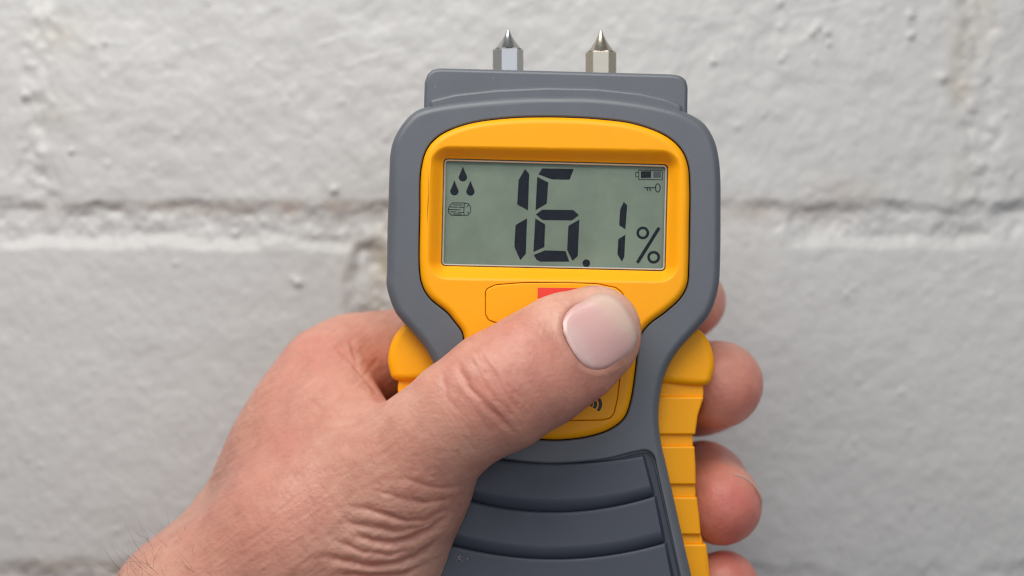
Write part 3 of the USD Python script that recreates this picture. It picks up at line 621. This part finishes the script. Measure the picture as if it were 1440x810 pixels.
# thumb nail: a thin curved plate seated in the bed
from scipy.spatial import cKDTree
sel = np.where((hv0[:, 1] < 2) & (hn0[:, 1] < 0.35) & (px[:, 0] > 740))[0]
tree = cKDTree(px[sel])
U, Vv = np.meshgrid(np.linspace(-1, 1, 60), np.linspace(-1, 1, 60), indexing='ij')
# square -> superellipse
kk = np.maximum(np.abs(U), np.abs(Vv)); nrm = (np.abs(U) ** 2.8 + np.abs(Vv) ** 2.8) ** (1 / 2.8); sc = np.where(nrm > 1e-9, kk / np.maximum(nrm, 1e-9), 1)
uu, vv = U * sc * 0.985, Vv * sc * 0.985
pp = NC + uu[..., None] * NL * NU + vv[..., None] * NW * NV
dd, ii = tree.query(pp.reshape(-1, 2), k=6); wgt = 1 / (dd + 0.5); wgt /= wgt.sum(1, keepdims=True)
base = (hv0[sel][ii] * wgt[..., None]).sum(1); bn = (hn0[sel][ii] * wgt[..., None]).sum(1); bn /= np.linalg.norm(bn, axis=1, keepdims=True)
rim = (np.abs(uu) ** 2.8 + np.abs(vv) ** 2.8).ravel() ** (1 / 2.8)
base_y = ndimage.gaussian_filter(base[:, 1].reshape(U.shape), 2.0).ravel()
prx = np.clip(1.0 - (uu.ravel() + 0.35) / 0.7, 0, 1)
pos = base + bn * (0.20 - (0.28 + 0.25 * prx) * sstep(0.84 + 0.10 * prx, 0.985, rim))[:, None] + bn * 0.25 * (1 - vv.ravel()[:, None] ** 2)
pos = pos.reshape(60, 60, 3)
for k in range(3): pos[..., k] = ndimage.gaussian_filter(pos[..., k], 1.2, mode='nearest')
pos = pos.reshape(-1, 3)
a = (np.arange(59)[:, None] * 60 + np.arange(59)).ravel(); nf = np.stack([a, a + 1, a + 61, a + 60], 1)
nm = trimesh.Trimesh(pos, np.vstack([nf[:, [0, 1, 2]], nf[:, [0, 2, 3]]]), process=False)
if np.mean(nm.vertex_normals[:, 1]) > 0: nm.invert()
u1 = uu.ravel(); v1 = vv.ravel()
pink = np.array([0.75, 0.425, 0.39]); cream = np.array([0.77, 0.53, 0.42]); pale = np.array([0.77, 0.53, 0.49])
w1 = sstep(0.15, 0.75, u1 - 0.25 * v1)[:, None]; w2 = (1 - sstep(-0.75, -0.35, u1 + 0.2 * v1 ** 2))[:, None]
nc = pink * (1 - w1) + cream * w1; nc = nc * (1 - 0.6 * w2) + pale * 0.6 * w2
nc = nc * (1 + 0.10 * (meshkit.fbm(np.stack([u1 * 1.2, v1 * 9, 0 * u1], 1) + 4, 3, 61)[:, None] - 0.5) * np.array([0.4, 1.0, 1.0]))
w3 = (0.9 - 0.75 * prx[:, None]) * sstep(0.80, 0.97, rim)[:, None]; nc = nc * (1 - w3) + (np.array([0.66, 0.415, 0.325]) * (1 - prx[:, None]) + np.array([0.57, 0.30, 0.235]) * prx[:, None]) * w3
nn = np.array(nm.vertex_normals)
raw(hand + '/nail', np.vstack([pos, pos - nn * 0.4]), np.vstack([np.array(nm.faces), np.array(nm.faces)[:, ::-1] + len(pos)]), m_nail, np.vstack([nn, -nn]), np.vstack([nc, nc])).SetCustomDataByKey('label', 'broad thumb nail, pink and glossy with a pale tip')
used[hand + '/nail'] = 0
# ring finger nail, seen edge on
c0 = P(1014, 709, 20); ang = np.radians(np.linspace(72, 2, 40)); fr = np.linspace(0.80, 0.97, 40) * 9.05
c = np.stack([c0[0] + fr * np.cos(ang), c0[1] - np.sqrt(np.maximum(9.1 ** 2 - fr ** 2, 0.5)), c0[2] + fr * np.sin(ang)], 1); n_ = (c - c0) / np.linalg.norm(c - c0, axis=1, keepdims=True)
tg = np.gradient(c, axis=0); tg /= np.linalg.norm(tg, axis=1, keepdims=True); bi = np.array([0.45, 0.62, 0.64]); bi = bi - (n_ @ bi)[:, None] * n_; bi /= np.linalg.norm(bi, axis=1, keepdims=True);  th_ = np.sin(np.pi * np.linspace(0.02, 0.98, 40)) ** 0.6
rows = [c + n_ * (-0.2), c + n_ * (0.32 * th_)[:, None], c + n_ * (0.36 * th_)[:, None] + bi * 0.22, c - n_ * 0.05 + bi * 0.6, c - n_ * 1.2 + bi * 2.0]
V = np.vstack(rows); a = (np.arange(4)[:, None] * 40 + np.arange(39)).ravel(); F = np.stack([a, a + 1, a + 41, a + 40], 1); F = np.vstack([F[:, [0, 1, 2]], F[:, [0, 2, 3]]])
m = trimesh.Trimesh(V, F, process=False)
raw(numbered(hand + '/nail'), V, F, m_nail, np.array(m.vertex_normals), np.tile(np.array([[0.66, 0.42, 0.34]]), (len(V), 1))).SetCustomDataByKey('label', 'edge of the ring finger nail')
# fine hairs on the wrist
cand = np.where((hn[:, 1] < 0.5) & (hn[:, 0] < -0.35) & (px[:, 0] > 165) & (px[:, 0] < 300) & (px[:, 1] > 690) & (px[:, 1] < 815))[0]
wp = np.clip((px[cand, 1] - 690) / 125, 0.02, 1) ** 2.6; roots = rng.choice(cand, 60, replace=False, p=wp / wp.sum())
pts, cnts, wid = [], [], []
for r in roots:
    d0 = hn[r] * 0.55 + np.array([-0.45, -0.1, 0.75]) * 0.8 + rng.normal(0, 0.35, 3); d0 /= np.linalg.norm(d0); ln = rng.uniform(2.0, 7.5) * (0.6 + 0.5 * wp.max() ** 0); bend = rng.normal(0, 0.45, 3) + np.array([0.25, 0, -0.1])
    for t in np.linspace(0, 1, 9): pts.append((hv[r] - hn[r] * 0.2 + d0 * ln * t + bend * ln * t * t * 0.6) / 1000); wid.append(0.000055 * (1 - 0.75 * t))
    cnts.append(9)
cv = UsdGeom.BasisCurves.Define(stage, hand + '/wrist_hair')
cv.CreateTypeAttr('linear'); cv.CreatePointsAttr(Vt.Vec3fArray.FromNumpy(np.array(pts, np.float32))); cv.CreateCurveVertexCountsAttr(cnts); cv.CreateWidthsAttr(Vt.FloatArray.FromNumpy(np.array(wid, np.float32))); cv.SetWidthsInterpolation('vertex')
UsdShade.MaterialBindingAPI.Apply(cv.GetPrim()).Bind(m_hair); cv.GetPrim().SetCustomDataByKey('kind', 'stuff')
